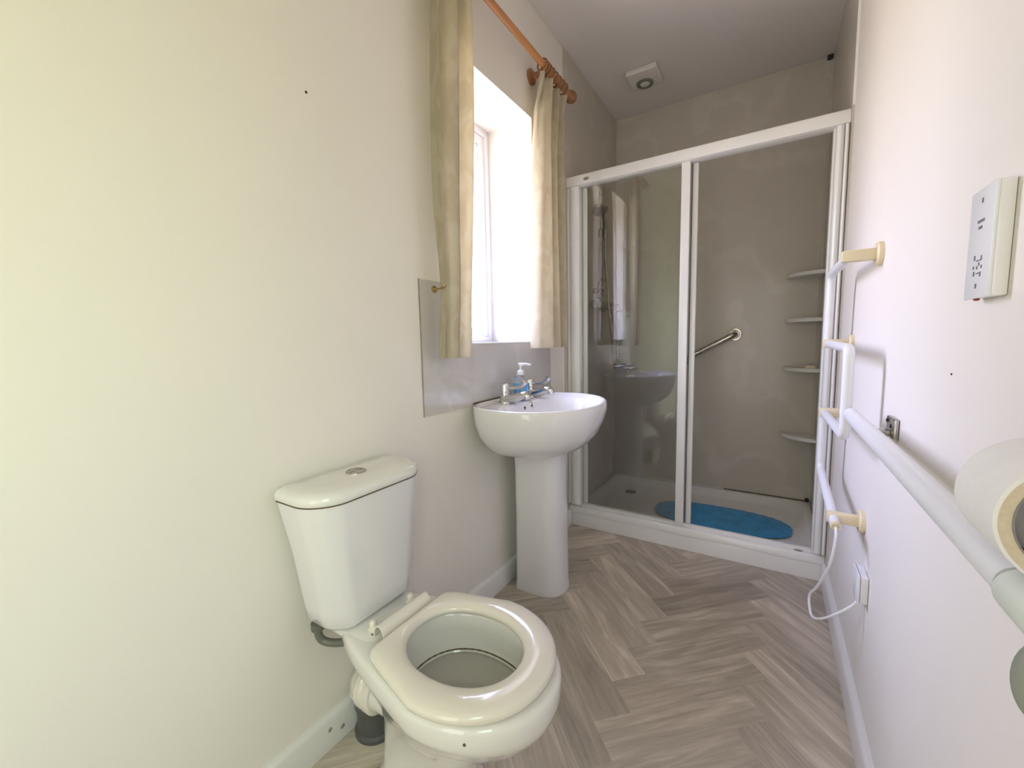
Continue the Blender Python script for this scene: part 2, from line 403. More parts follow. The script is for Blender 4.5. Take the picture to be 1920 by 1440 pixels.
# ---- window_1 in the left wall
wr = bpy.data.objects.new('window_1', None); COL.objects.link(wr); wr.location = (-.27, (WY0+WY1)/2, WZ0); wr['kind'] = 'structure'
wr['label'] = 'white plastic casement window in the deep reveal'; wr['category'] = 'window'; BASE[wr] = Vector(wr.location)
def rect_frame(axis, c0, c1, a0, a1, b0, b1, t, bev=.004):
    """picture-frame of four bars; axis = thickness axis"""
    bm = B()
    for (p, q, r, s) in ((a0, a0+t, b0, b1), (a1-t, a1, b0, b1), (a0+t-.001, a1-t+.001, b0, b0+t), (a0+t-.001, a1-t+.001, b1-t, b1)):
        if axis == 'x': add_box(bm, c0, c1, p, q, r, s, bev)
        else: add_box(bm, p, q, c0, c1, r, s, bev)
    return bm
part('window_frame', rect_frame('x', -.298, -.246, WY0, WY1, WZ0, WZ1, .034), M['upvc'], wr)
part('sash', rect_frame('x', -.294, -.252, WY0+.036, WY1-.036, WZ0+.036, WZ1-.036, .038), M['upvc'], wr)
part('gasket', rect_frame('x', -.272, -.262, WY0+.0735, WY1-.0735, WZ0+.0735, WZ1-.0735, .004, 0), M['badge'], wr, 'grey rubber gasket')
part('window_pane', box(-.269, -.265, WY0+.0735, WY1-.0735, WZ0+.0735, WZ1-.0735), M['window_glass'], wr)
part('window_sill', box(-.238, .004, WY0+.001, WY1-.001, WZ0, WZ0+.008, bev=.003), M['frame'], wr, 'white sill edging')
# ---- window_2 behind the camera
w2 = bpy.data.objects.new('window_2', None); COL.objects.link(w2); w2.location = (W+.08, (W2[0]+W2[1])/2, W2[2]); w2['kind'] = 'structure'
w2['label'] = 'unseen window in the right wall behind the camera, tinted to green the daylight'; w2['category'] = 'window'; BASE[w2] = Vector(w2.location)
part('window_frame', rect_frame('x', W+.07, W+.12, W2[0], W2[1], W2[2], W2[3], .045), M['upvc'], w2)
part('window_pane', box(W+.09, W+.10, W2[0]+.044, W2[1]-.044, W2[2]+.044, W2[3]-.044), M['daylight_tint'], w2)

# ---- splashback round the window (wall panel, reveal panel)
sb = thing('splashback_panel', 'pale marbled splashback panel fixed around the window behind the wash basin', 'splashback', (.003, 1.49, .841))
poly = [(1.018, .841), (1.965, .841), (1.965, 1.30), (WY1, 1.30), (WY1, WZ0), (WY0, WZ0), (WY0, 1.30), (1.018, 1.30)]
part('wall_panel', prism(poly, 'x', .0002, .0045), M['splash'], sb, angle=20)
part('reveal_panel', box(-.236, .0045, WY1-.005, WY1-.0002, WZ0+.008, 1.30), M['splash'], sb)
part('panel_edging', rect_frame('x', .0002, .0052, 1.0172, 1.0172+.0016, .8402, 1.3008, .0008, 0), M['badge'], sb, 'thin grey panel edge')

# ---- shower wall panels
for nm, lab, bb in (('shower_wall_panel', 'beige stone effect panel on the left side of the shower', (.0002, .006, 2.148, YB-.0065, .079, H-.001)),
                ('shower_wall_panel', 'beige stone effect panel across the back of the shower', (.0002, W-.0002, YB-.006, YB-.0002, .079, H-.001)),
                ('shower_wall_panel', 'beige stone effect panel on the right side of the shower', (W-.006, W-.0002, 2.148, YB-.0065, .079, H-.001))):
    x0, x1, y0, y1, z0, z1 = bb
    solo(nm, box(*bb), M['panel'], lab, 'wall panel', ((x0+x1)/2, (y0+y1)/2, z0))
tr = struct('trim_1', prism([(W-.006, YB-.020), (W-.006, YB-.006), (W-.020, YB-.006)], 'z', .079, H-.003), M['panel'], 'beige corner trim strip of the shower', cat='trim')
struct('trim_2', prism([(W-.0085, 2.136), (W-.0002, 2.136), (W-.0002, 2.148), (W-.0085, 2.148)], 'z', 1.965, H-.001), M['frame'], 'pale edge trim of the right shower panel', cat='trim')
solo('corner_gap_block', box(W-.036, W-.010, YB-.028, YB-.010, H-.026, H-.002, bev=.004), M['dark'], 'small black block for the dark hole at the top of the shower corner by the ceiling', 'gap', (W-.02, YB-.02, H-.02))  # solid black blocks stand in for the open gaps of the corner
solo('corner_gap_block', box(W-.034, W-.014, YB-.026, YB-.010, .0795, .101, bev=.004), M['dark'], 'small black block for the dark gap at the bottom of the shower corner on the tray', 'gap', (W-.02, YB-.02, .08))

# ================================================================== shower enclosure
def build_tray():
    t = thing('shower_tray', 'white rectangular shower tray filling the end of the room', 'shower tray', (W/2, 2.62, 0))
    x0, x1, y0, y1, zt = .0065, W-.0065, YF-.005, YB-.0065, .078
    def rr(x0, x1, y0, y1, z, r, n=10):
        out = []
        for cx, cy, a in ((x1-r, y1-r, 0), (x0+r, y1-r, PI/2), (x0+r, y0+r, PI), (x1-r, y0+r, 1.5*PI)):
            for i in range(n): out.append(Vector((cx+r*math.cos(a+i/(n-1)*PI/2), cy+r*math.sin(a+i/(n-1)*PI/2), z)))
        return out
    rings = [rr(x0, x1, y0, y1, 0.0005, .004), rr(x0, x1, y0, y1, zt-.008, .004), rr(x0+.002, x1-.002, y0+.002, y1-.002, zt-.002, .006),
             rr(x0+.008, x1-.008, y0+.008, y1-.008, zt, .008),
             rr(x0+.035, x1-.035, y0+.095, y1-.035, zt, .10), rr(x0+.042, x1-.042, y0+.102, y1-.042, zt-.005, .11),
             rr(x0+.070, x1-.070, y0+.128, y1-.080, .045, .13), rr(x0+.085, x1-.085, y0+.142, y1-.10, .040, .13),
             rr(x0+.3, x1-.3, y0+.3, y1-.3, .036, .06)]
    part('tray_body', loft(rings), M['tray'], t)
    part('drain', lathe((.20, 2.785, .0395), (0, 0, 1), [(.036, -.002), (.036, .002), (.030, .004), (.012, .003), (.001, .003)]), M['chrome_dull'], t, 'round metal waste grate')
    part('stained_seal', box(.75, W-.02, YB-.0105, YB-.0068, .0785, .083), M['grout'], t, 'blackened sealant line')
    part('sealant', box(.02, .75, YB-.0105, YB-.0068, .0785, .083), M['tray'], t)
    return t
build_tray()

def build_enclosure():
    e = thing('shower_enclosure', 'white framed sliding door shower enclosure, door slid open to the left', 'shower enclosure', (W/2, 2.21, .078))
    y0, y1 = 2.175, 2.245; zb = .0785
    # header rail: a stepped box section
    hd = prism([(y0, 1.918), (y0, 1.962), (y0+.006, 1.970), (y1-.004, 1.970), (y1, 1.966), (y1, 1.918), (y1-.02, 1.914), (y0+.01, 1.914)], 'x', .0066, W-.0066)
    part('header_rail', hd, M['frame'], e)
    tk = prism([(y0+.018, zb), (y0+.018, .108), (y0+.024, .116), (y0+.038, .118), (y0+.040, .134), (y1-.018, .134), (y1-.016, .118), (y1+.01, .116), (y1+.01, zb)], 'x', .0066, W-.0066)
    part('bottom_rail', tk, M['frame'], e)
    # jambs: rounded profile bars
    def jamb(x0, x1, s):
        n = 10; pts = []
        for i in range(n+1):
            t = i/n; pts.append((x0+(x1-x0)*t, y0+.006-.012*math.sin(PI*t)**.7))
        pts += [(x1, y1-.006), (x0, y1-.006)]
        return prism(pts, 'z', .1345, 1.9135)
    bm = jamb(.024, .078, 1); add_box(bm, .0066, .023, y0+.004, y1-.006, .1345, 1.9135, bev=.002)
    part('side_profile', bm, M['frame'], e)
    bm = jamb(1.180, 1.206, 1); merge(bm, jamb(1.2065, W-.0066, 1)); add_box(bm, 1.172, 1.1797, y0+.02, y1-.012, .1345, 1.9135, bev=.001)
    part('side_profile', bm, M['frame'], e)
    # fixed glass, front plane
    part('fixed_glass', box(.080, .600, 2.196, 2.201, .1345, 1.9145), M['shower_glass'], e)
    part('fixed_stile', box(.597, .637, 2.188, 2.207, .1345, 1.9145, bev=.004), M['frame'], e)
    # sliding door, behind
    d = part('door_glass', box(.103, .645, 2.232, 2.236, .136, 1.9135), M['shower_glass'], e)
    part('door_stile', box(.080, .106, 2.226, 2.242, .1345, 1.9140, bev=.003), M['frame'], e)
    bm = box(.642, .668, 2.222, 2.243, .1345, 1.9140, bev=.005); 
    part('door_stile', bm, M['frame'], e)
    part('door_seal', box(.6375, .6415, 2.224, 2.230, .137, 1.912), M['grey_mark'], e, 'grey rubber seal strip')
    # small oval maker badges on the rails
    def oval(c, ax, n=24):
        bm = B(); c = Vector(c)
        if ax == 'y': r = lambda s, d: [c+Vector((s*.016*math.cos(2*PI*i/n), -d, s*.0085*math.sin(2*PI*i/n))) for i in range(n)]
        return add_loft(bm, [r(1, 0), r(1, .001), r(.85, .0016), r(.7, .001), r(.01, .001)])
    part('badge', oval((.122, y0+.0002, 1.942), 'y'), M['badge'], e, 'small oval silver badge')
    bm = B(); n = 24; c = Vector((1.127, 2.206, .1186))
    r = lambda s, d: [c+Vector((s*.017*math.cos(2*PI*i/n), s*.008*math.sin(2*PI*i/n), d)) for i in range(n)]
    part('badge', add_loft(bm, [r(1, -.001), r(1, .001), r(.85, .0014), r(.7, .001), r(.01, .001)]), M['badge'], e, 'small oval silver badge')
build_enclosure()

# bath mat: wavy-edged rubber oval
def build_mat():
    bm = B(); n = 160; cx, cy = .765, 2.595; a, b = .355, .18
    def ring(s, z):
        out = []
        for i in range(n):
            t = 2*PI*i/n; c, s2 = math.cos(t), math.sin(t); k = 1+.010*math.sin(t*34)
            out.append(Vector((cx+s*k*a*math.copysign(abs(c)**.80, c), cy+s*k*b*math.copysign(abs(s2)**.80, s2), z)))
        return out
    add_loft(bm, [ring(1, .0455), ring(1, .0475), ring(.97, .0495), ring(.6, .0495), ring(.02, .0495)])
    for i in range(-11, 12):       # raised ribs
        for j in range(-5, 6):
            x, y = cx+i*.029+(.0145 if j % 2 else 0), cy+j*.030
            if ((x-cx)/(a-.03))**2+((y-cy)/(b-.02))**2 < .92:
                add_lathe(bm, (x, y, .0490), (0, 0, 1), [(.008, 0), (.0075, .002), (.004, .0028), (.001, .003)], n=8)
    return bm
solo('bath_mat', build_mat(), M['mat'], 'blue oval rubber bath mat lying in the shower tray', 'bath mat', (.765, 2.595, .045))

# corner shelves
for i, (z, lab) in enumerate(((1.437, 'topmost'), (1.178, 'second from the top'), (.893, 'third from the top'), (.492, 'lowest'))):
    t = thing('corner_shelf', 'white quarter round corner shelf in the shower, %s of the four' % lab, 'shelf', (W-.0062, YB-.0062, z), 'corner shelves in the shower')
    cx, cy, R = W-.0062, YB-.0062, .172
    arc = lambda R, z, n=20: [Vector((cx, cy, z))]+[Vector((cx-R*math.cos(PI/2*k/(n-1)), cy-R*math.sin(PI/2*k/(n-1)), z)) for k in range(n)]
    part('shelf_plate', loft([arc(R-.004, z-.013), arc(R, z-.009), arc(R, z-.004), arc(R-.003, z)]), M['frame'], t)
    bm = B(); add_tube(bm, [Vector((cx-(R-.003)*math.cos(a), cy-(R-.003)*math.sin(a), z+.004)) for a in [PI/2*k/20 for k in range(21)]], .0045, n=8)
    part('shelf_lip', bm, M['frame'], t)
solo('soap_bar', add_box(B(), W-.075, W-.022, 2.885, 2.935, .8935, .918, bev=.010, seg=3), M['cream'],
     'cream bar of soap lying on the third corner shelf', 'soap', (W-.05, 2.90, .8935))

# grab bar on the back shower wall
def build_grab():
    t = thing('grab_bar', 'polished steel grab bar slanting across the back wall of the shower', 'grab bar', (.79, YB-.006, 1.104))
    a, b = Vector((.787, 0, 1.104)), Vector((.50, 0, .945)); yw = YB-.0062; yo = yw-.062
    A = Vector((a.x, yo, a.z)); Bq = Vector((b.x, yo, b.z))
    part('bar', tube(fillet_path([(a.x, yw-.006, a.z), A, Bq, (b.x, yw-.006, b.z)], .04, 8), .0175, 24), M['chrome_dark'], t)
    for p in (a, b):
        part('flange', lathe((p.x, yw, p.z), (0, -1, 0), [(.040, 0), (.040, .006), (.037, .009), (.020, .010), (.0176, .011)]), M['chrome_dark'], t)
build_grab()

# shower set on the left shower wall
def build_shower():
    t = thing('mixer_shower', 'chrome bar mixer shower with riser rail on the left side of the shower', 'shower', (.03, 2.62, 1.30))
    x = .0062
    part('riser_rail', tube([(.058, 2.585, 1.36), (.058, 2.585, 1.92)], .009), M['chrome_dull'], t)
    for z in (1.40, 1.90):
        bm = lathe((x, 2.585, z), (1, 0, 0), [(.018, 0), (.018, .02), (.011, .028), (.011, .062)], n=20); part('rail_bracket', bm, M['chrome_dull'], t)
    bm = lathe((.058, 2.585, 1.755), (0, 0, 1), [(.017, -.025), (.020, -.018), (.020, .018), (.017, .025)], n=20)
    add_tube(bm, [(.058, 2.585, 1.76), (.095, 2.57, 1.775)], .013)
    part('slider', bm, M['chrome_dull'], t)
    # handset
    bm = tube([(.092, 2.560, 1.70), (.098, 2.552, 1.77), (.100, 2.520, 1.815), (.100, 2.470, 1.850)], [.011, .013, .013, .017], 16)
    ax = Vector((.30, -.30, -.90)).normalized()
    add_lathe(bm, Vector((.097, 2.445, 1.872)), ax, [(.014, -.014), (.032, 0), (.045, .016), (.047, .030), (.042, .036), (.001, .036)], n=28)
    part('handset', bm, M['chrome_dull'], t)
    part('soap_hook', tube(smooth_path([(.060, 2.585, 1.47), (.085, 2.545, 1.445), (.095, 2.495, 1.41), (.092, 2.455, 1.385), (.085, 2.45, 1.40), (.08, 2.47, 1.44)]), .008, 10), M['chrome'], t)
    # bar valve
    part('valve_body', tube([(.070, 2.47, 1.305), (.070, 2.89, 1.305)], .023, 24), M['chrome_dull'], t)
    for y, sg in ((2.45, -1), (2.905, 1)):
        part('control_knob', lathe((.070, y, 1.305), (0, sg, 0), [(.022, -.02), (.028, -.016), (.028, .030), (.023, .038), (.001, .039)], n=24), M['chrome'], t)
    for y in (2.60, 2.77):
        part('wall_elbow', lathe((x, y, 1.305), (1, 0, 0), [(.030, 0), (.030, .006), (.016, .012), (.016, .062)], n=20), M['chrome_dull'], t)
    # flexible hose: down from the handset, a long loop, up to the valve outlet
    p = smooth_path([(.092, 2.560, 1.70), (.086, 2.585, 1.60), (.09, 2.63, 1.35), (.098, 2.675, 1.10), (.100, 2.70, .97), (.100, 2.735, .905), (.100, 2.785, .93), (.095, 2.80, 1.05), (.082, 2.775, 1.20), (.070, 2.76, 1.283)], 12)
    part('hose', add_tube(B(), p, [.0095 if i % 2 else .0080 for i in range(len(p))], 10), M['chrome_dull'], t)
    p = smooth_path([(.058, 2.585, 1.92), (.064, 2.575, 1.975), (.080, 2.55, 2.0), (.090, 2.50, 1.985), (.095, 2.46, 1.94), (.097, 2.448, 1.880)], 8)
    part('top_arm', tube(p, .0085, 12), M['chrome_dull'], t)
build_shower()

# ceiling extractor
def build_fan():
    t = thing('ceiling_fan_vent', 'square white extractor vent on the ceiling above the shower', 'extractor fan', (.306, 2.615, H))
    part('cover', box(.306-.086, .306+.086, 2.615-.086, 2.615+.086, H-.032, H-.0005, bev=.008), M['ceiling'], t)
    bm = B(); add_torus(bm, (.302, 2.648, H-.034), (0, 0, 1), .039, .009)
    part('round_grille', bm, M['olive'], t, 'dark ring grille')
    part('grille_centre', lathe((.302, 2.648, H-.032), (0, 0, -1), [(.027, -.002), (.027, .006), (.020, .009), (.001, .010)]), M['ceiling'], t)
build_fan()

# ================================================================== curtains
def curtain(lab, hemz, topz, yfun, xfun, group):
    """xfun(u, v) gives the fold depth, yfun(v) the two side edges; v runs from the heading (0) to the hem (1)"""
    bm = B(); nu, nv = 140, 90; grid = []
    for j in range(nv+1):
        v = j/nv; z = topz+(hemz-topz)*v; row = []
        y0, y1 = yfun(v)
        for i in range(nu+1):
            u = i/nu; x, dy = xfun(u, v)
            if v > .962: x += .0015
            row.append(bm.verts.new((max(x, .010), y0+(y1-y0)*u+dy, z)))
        grid.append(row)
    for j in range(nv):
        for i in range(nu): bm.faces.new((grid[j][i], grid[j][i+1], grid[j+1][i+1], grid[j+1][i]))
    bmesh.ops.recalc_face_normals(bm, faces=bm.faces[:])
    bmesh.ops.solidify(bm, geom=bm.faces[:], thickness=.0018)
    t = thing('curtain', lab, 'curtain', (.075, (yfun(1)[0]+yfun(1)[1])/2, hemz), group)
    part('fabric', bm, M['curtain'], t, angle=80)
    return t
def yl(v): return 1.050-.028*v, 1.228-.052*v
def xl(u, v):
    pinch = math.exp(-((v-.80)/.14)**2)                 # gathered where the hook holds it
    a = .030*(.7+.3*math.sin(PI*min(1, v*1.2)))
    ph = .9*v+.25*math.sin(4*v)
    x = .070+a*math.sin(2*PI*1.9*u+1.9+ph)+.010*math.sin(2*PI*4.3*u+2*v)*(1-.7*v)
    return x, .016*math.sin(2*PI*1.9*u+.4+ph)+.022*pinch*(1-u)
curtain('cream patterned curtain hanging in the foreground at the left of the window', 1.037, 2.285, yl, xl, 'cream curtains at the window')
def yr(v): return 1.745-.035*v, 2.020-.120*math.sin(PI*.5*min(1, v*3))+.040*v
def xr(u, v):
    ease = min(1, v*3); c = .36
    hd = max(0, 1-v*8)                                   # tight pleats just under the rings
    t = min(1, u/c); t = t*t*(3-2*t)
    turn = .030+.088*t                                   # the first broad fold turns out from the wall
    rest = .092+.026*math.cos(2*PI*1.9*max(0, u-c)/(1-c))
    x1 = (turn if u < c else rest)+.004*math.sin(2*PI*5*u+3*v)*ease
    x0 = .074+.020*math.sin(2*PI*3.5*u)+.006*math.sin(2*PI*9*u)
    w = (1-hd)*(.35+.65*ease)
    lag = -.16*(1-(u-c)**2/c**2 if u < c else 1-((u-c)/(1-c))**2)*.62   # little sideways travel along that fold
    return x0*(1-w)+x1*w, lag*w*.30-.020*math.sin(PI*min(1, u/c))*w+.012*math.sin(2*PI*1.9*u+1.4)*(1-w)
curtain('cream patterned curtain hanging between the window and the shower', 1.055, 2.281, yr, xr, 'cream curtains at the window')

def build_pole():
    t = thing('curtain_pole', 'brown wooden curtain pole above the window', 'curtain pole', (.08, 1.5, 2.312))
    part('pole', tube([(.08, .93, 2.316), (.08, 2.035, 2.316)], .0145, 20), M['wood'], t)
    for y, s in ((2.035, 1), (.93, -1)):
        part('finial', lathe((.08, y, 2.316), (0, s, 0), [(.015, -.002), (.019, .004), (.013, .010), (.020, .018), (.029, .032), (.031, .044), (.026, .060), (.014, .069), (.001, .072)], n=24), M['wood_dark'], t)
    for y in (1.80, .99):
        bm = lathe((.0005, y, 2.299), (1, 0, 0), [(.034, 0), (.034, .010), (.026, .016), (.014, .022), (.013, .055)], n=24)
        add_torus(bm, (.08, y, 2.316), (0, 1, 0), .0195, .006)
        add_tube(bm, [(.05, y, 2.300), (.066, y, 2.306)], .011)
        part('bracket', bm, M['wood_dark'], t)
build_pole()
# rings carrying the right curtain
ring0 = None
for i, y in enumerate((1.770, 1.812, 1.846, 1.880, 1.915, 1.950, 1.985)):
    labs = ['curtain ring on the wooden pole, nearest the window', 'curtain ring on the wooden pole, second from the window', 'curtain ring on the wooden pole, third from the window',
            'curtain ring on the wooden pole, middle of the seven', 'curtain ring on the wooden pole, third from the round end', 'curtain ring on the wooden pole, second from the round end', 'curtain ring on the wooden pole, nearest the round end']
    if ring0 is None:
        t = thing('curtain_ring', 'dark wooden '+labs[i], 'curtain ring', (.08, y, 2.311), 'wooden curtain rings on the pole')
        bm = B(); add_torus(bm, (.08, y, 2.311), (0, 1, 0), .0245, .0045); r_ = part('hoop', bm, M['wood_dark'], t)
        e_ = part('eye', tube([(.08, y, 2.283), (.08, y, 2.290)], .003, 8), M['brass'], t)
        ring0 = (t, r_, e_)
    else:
        t = ring0[0].copy(); COL.objects.link(t); t.location = (.08, y, 2.311); t['label'] = 'dark wooden '+labs[i]
        for c in ring0[1:]:
            d = c.copy(); COL.objects.link(d); d.parent = t
# tie-back hooks
for y, z, lab in ((1.088, 1.272, 'small brass tie-back hook holding the left curtain'), (1.768, 1.287, 'small brass tie-back hook beside the right curtain')):
    t = thing('tieback_hook', lab, 'hook', (.0, y, z), 'brass curtain hooks')
    part('back_plate', lathe((.0046, y, z), (1, 0, 0), [(.012, 0), (.012, .004), (.006, .006)], n=20), M['brass'], t)
    part('hook_arm', tube(smooth_path([(.008, y, z), (.035, y-.006, z-.001), (.058, y-.020, z-.002), (.074, y-.032, z), (.082, y-.030, z+.006)]), .0035, 10), M['brass'], t)

# ================================================================== toilet
def build_toilet():
    yc = .675
    t = thing('toilet', 'white close coupled toilet with seat down and no lid', 'toilet', (.33, yc, 0))
    # pan
    R = []
    R.append(egg(.335, yc, .0005, .135, .165, .092, 2.6, 3))
    R.append(egg(.335, yc, .020, .132, .162, .090, 2.6, 3))
    R.append(egg(.333, yc, .035, .122, .150, .080, 2.5, 3))
    R.append(egg(.330, yc, .11, .118, .145, .074, 2.4, 3))
    R.append(egg(.335, yc, .17, .140, .150, .080, 2.3, 2.8, .05))
    R.append(egg(.350, yc, .225, .190, .180, .100, 2.2, 2.6, .12))
    R.append(egg(.375, yc, .265, .222, .225, .128, 2.1, 2.6, .22))
    R.append(egg(.400, yc, .305, .232, .275, .152, 2.05, 2.8, .32))
    R.append(egg(.420, yc, .328, .226, .330, .166, 2.05, 3.2, .40))
    R.append(egg(.425, yc, .338, .224, .360, .1745, 2.05, 3.6, .45))
    R.append(egg(.425, yc, .352, .228, .368, .1785, 2.05, 3.8, .46))
    R.append(egg(.425, yc, .382, .228, .370, .1785, 2.05, 4, .46))
    R.append(egg(.425, yc, .391, .224, .366, .175, 2.05, 4, .46))
    R.append(egg(.425, yc, .394, .215, .358, .168, 2.05, 4, .46))
    # over the rim into the bowl
    R.append(egg(.425, yc, .394, .175, .165, .132, 2.1, 2.1))
    R.append(egg(.425, yc, .385, .166, .157, .124, 2.1, 2.1))
    R.append(egg(.425, yc, .350, .168, .158, .127, 2.1, 2.1))
    R.append(egg(.425, yc, .315, .168, .150, .127, 2.1, 2.1))
    R.append(egg(.427, yc, .296, .164, .140, .123, 2.1, 2.1))
    R.append(egg(.420, yc, .280, .140, .120, .105, 2.1, 2.1))
    R.append(egg(.405, yc, .250, .10, .09, .075, 2.1, 2.1))
    pan = part('pan', loft(R), M['ceramic'], t, angle=55)
    part('water', loft([egg(.426, yc, .2925, .1585, .1350, .1185, 2.1, 2.1), egg(.426, yc, .2935, .1585, .1350, .1185, 2.1, 2.1)]), M['water'], pan, 'grey standing water')
    # grimy water line (only along part of the bowl wall)
    ln = [p+Vector((0, 0, 0)) for p in egg(.4265, yc, .2985, .1635, .1400, .1230, 2.1, 2.1, n=90)]
    seg = [ln[i % 90] for i in range(2, 52)]
    part('limescale_line', tube(seg, [.0012+.0008*abs(math.sin(i*1.7)) for i in range(len(seg))], 6), M['grout'], pan, 'brown tide mark')
    # raised shelf behind the seat that carries the cistern
    bm = loft([egg(.150, yc, .380, .085, .105, .098, 5, 6), egg(.150, yc, .392, .085, .105, .098, 5, 6), egg(.150, yc, .395, .080, .10, .094, 5, 6)])
    part('cistern_shelf', bm, M['ceramic'], t)
    # horizontal spigot at the back of the pan
    part('spigot', tube([(.215, yc, .175), (.125, yc, .168)], .048, 24), M['ceramic'], t)
    bm = lathe((.145, yc, .169), (-1, 0, -.05), [(.054, 0), (.060, .006), (.060, .022), (.052, .027), (.054, .032), (.058, .036), (.058, .050), (.050, .056)], n=28)
    add_tube(bm, smooth_path([(.098, yc, .166), (.082, yc+.006, .160), (.070, yc+.016, .145), (.066, yc+.024, .109)], 6), .051, 24)
    add_torus(bm, (.066, yc+.024, .128), (0, 0, 1), .052, .007)
    part('pan_connector', bm, M['seat'], t, 'cream plastic pan connector')
    # side recess + fixing screw near the foot
    part('fixing_screw', lathe((.36, yc-.0835, .085), (0, -1, .25), [(.006, -.004), (.006, .003), (.003, .004), (.001, .004)], n=12), M['grout'], pan, 'rusty screw')
    part('chip', lathe((.548, .5245, .366), (.55, -.83, 0), [(.005, -.002), (.004, .0012), (.001, .0016)], n=5), M['grout'], pan, 'tiny dark chip in the rim')
    # seat
    ys = .68; S = []
    def so(z, d): return egg(.435, ys, z, .200-d, .182-d, .183-d, 2.1, 14, .27)
    def si(z, d): return egg(.425, ys, z, .138+d, .136+d, .1105+d, 2.15, 2.15)
    S = [si(.3955, .008), so(.3955, .006), so(.399, .001), so(.407, 0), so(.4135, .003), so(.4175, .010)]
    # the top surface dips slightly toward the opening
    mid = lambda z, w: [a.lerp(b2, w)+Vector((0, 0, z-a.lerp(b2, w).z)) for a, b2 in zip(so(z, .0), si(z, .0))]
    S += [mid(.4205, .35), mid(.4205, .60), mid(.4185, .80), si(.4145, .006), si(.4075, .001), si(.401, .001), si(.3957, .006)]
    part('seat', loft(S, cap0=False, cap1=False), M['seat'], t, 'cream plastic seat ring', angle=60)
    # hinge bar between seat and cistern: half-round channel
    pr_ = []
    n = 12
    for i in range(n+1):
        a = PI*i/n; pr_.append((.233+.019*math.cos(a),   .400+.031*math.sin(a)))
    for i in range(n, -1, -1):
        a = PI*i/n; pr_.append((.233+.0155*math.cos(a), .400+.0275*math.sin(a)))
    part('hinge_bar', prism(pr_, 'y', .600, .757), M['seat'], t)
    for y in (.618, .742):
        bm = lathe((.192, y, .3945), (0, 0, 1), [(.014, 0), (.014, .006), (.009, .010), (.009, .022), (.006, .026), (.001, .027)], n=16)
        add_box(bm, .192, .2135, y-.008, y+.008, .400, .410, bev=.003)
        part('hinge_bolt', bm, M['seat'], t)
    part('rust_patch', lathe((.205, .612, .3942), (0, 0, 1), [(.010, 0), (.008, .0016), (.001, .002)], n=10), M['grout'], pan, 'rust stain by the bolt')
    # cistern
    def cist(z, x0, x1, y0, y1, r, nb=10):
        out = []
        rb = min(.02, r)
        for cx, cy, a, rr in ((x1-r, y1-r, 0, r), (x0+rb, y1-rb, PI/2, rb), (x0+rb, y0+rb, PI, rb), (x1-r, y0+r, 1.5*PI, r)):
            for i in range(nb): out.append(Vector((cx+rr*math.cos(a+i/(nb-1)*PI/2), cy+rr*math.sin(a+i/(nb-1)*PI/2), z)))
        return out
    def bulge(ring, x1, y0, y1, amt):
        for p in ring:
            if p.x > x1-.06: p.x += amt*math.cos((p.y-(y0+y1)/2)/(y1-y0)*PI)*(p.x-(x1-.06))/.06
        return ring
    C = [bulge(cist(.3955, .04, .128, .585, .775, .03), .128, .585, .775, .006), bulge(cist(.398, .03, .142, .562, .795, .045), .142, .562, .795, .010),
         bulge(cist(.412, .025, .150, .547, .811, .055), .150, .547, .811, .012),
         bulge(cist(.45, .022, .154, .541, .816, .060), .154, .541, .816, .012), bulge(cist(.60, .018, .162, .522, .831, .066), .162, .522, .831, .012),
         bulge(cist(.7285, .011, .1725, .4995, .8455, .074), .1725, .4995, .8455, .012)]
    ci = part('cistern', loft(C), M['ceramic_w'], t, angle=60)
    Lr = [bulge(cist(.7305, .009, .173, .499, .846, .074), .173, .499, .846, .012), bulge(cist(.734, .008, .176, .496, .849, .076), .176, .496, .849, .012),
          bulge(cist(.746, .008, .176, .496, .849, .076), .176, .496, .849, .012), bulge(cist(.755, .011, .171, .501, .844, .074), .171, .501, .844, .012),
          bulge(cist(.760, .020, .158, .514, .831, .065), .158, .514, .831, .011), bulge(cist(.7625, .06, .12, .55, .79, .03), .12, .55, .79, .0)]
    part('cistern_lid', loft(Lr), M['ceramic'], t, angle=60)
    part('stained_joint', loft([bulge(cist(z, .009, .1740, .498, .847, .0745), .1740, .498, .847, .012) for z in (.7286, .7304)]), M['grout'], ci, 'brown stained joint under the lid')
    fb = part('flush_button', lathe((.090, .672, .760), (0, 0, 1), [(.026, 0), (.026, .0045), (.022, .006), (.021, .0045), (.001, .0050)], n=32), M['chrome_dark'], t, 'round chrome flush button')
    part('button_split', box(.0885, .0905, .653, .691, .7648, .7654), M['grey_mark'], fb)
    # inlet elbow under the cistern
    bm = tube(smooth_path([(.055, .560, .400), (.055, .560, .372), (.062, .566, .352), (.085, .580, .345), (.125, .60, .350)], 6), .0095, 14)
    add_lathe(bm, (.055, .560, .400), (0, 0, -1), [(.016, -.002), (.016, .016), (.011, .020)], n=12)
    add_lathe(bm, (.120, .597, .349), (.9, .45, 0), [(.012, 0), (.014, .004), (.014, .016), (.008, .018)], n=12)
    part('inlet_pipe', bm, M['pipe'], t, 'dark grey inlet pipe')
    return t
build_toilet()
solo('soil_pipe', lathe((.072, .705, .0005), (0, 0, 1), [(.060, 0), (.060, .010), (.053, .016), (.053, .078), (.058, .084), (.058, .102), (.054, .106)], n=36), M['soil'],
     'dark grey soil pipe socket rising from the floor behind the toilet', 'pipe', (.072, .705, 0))

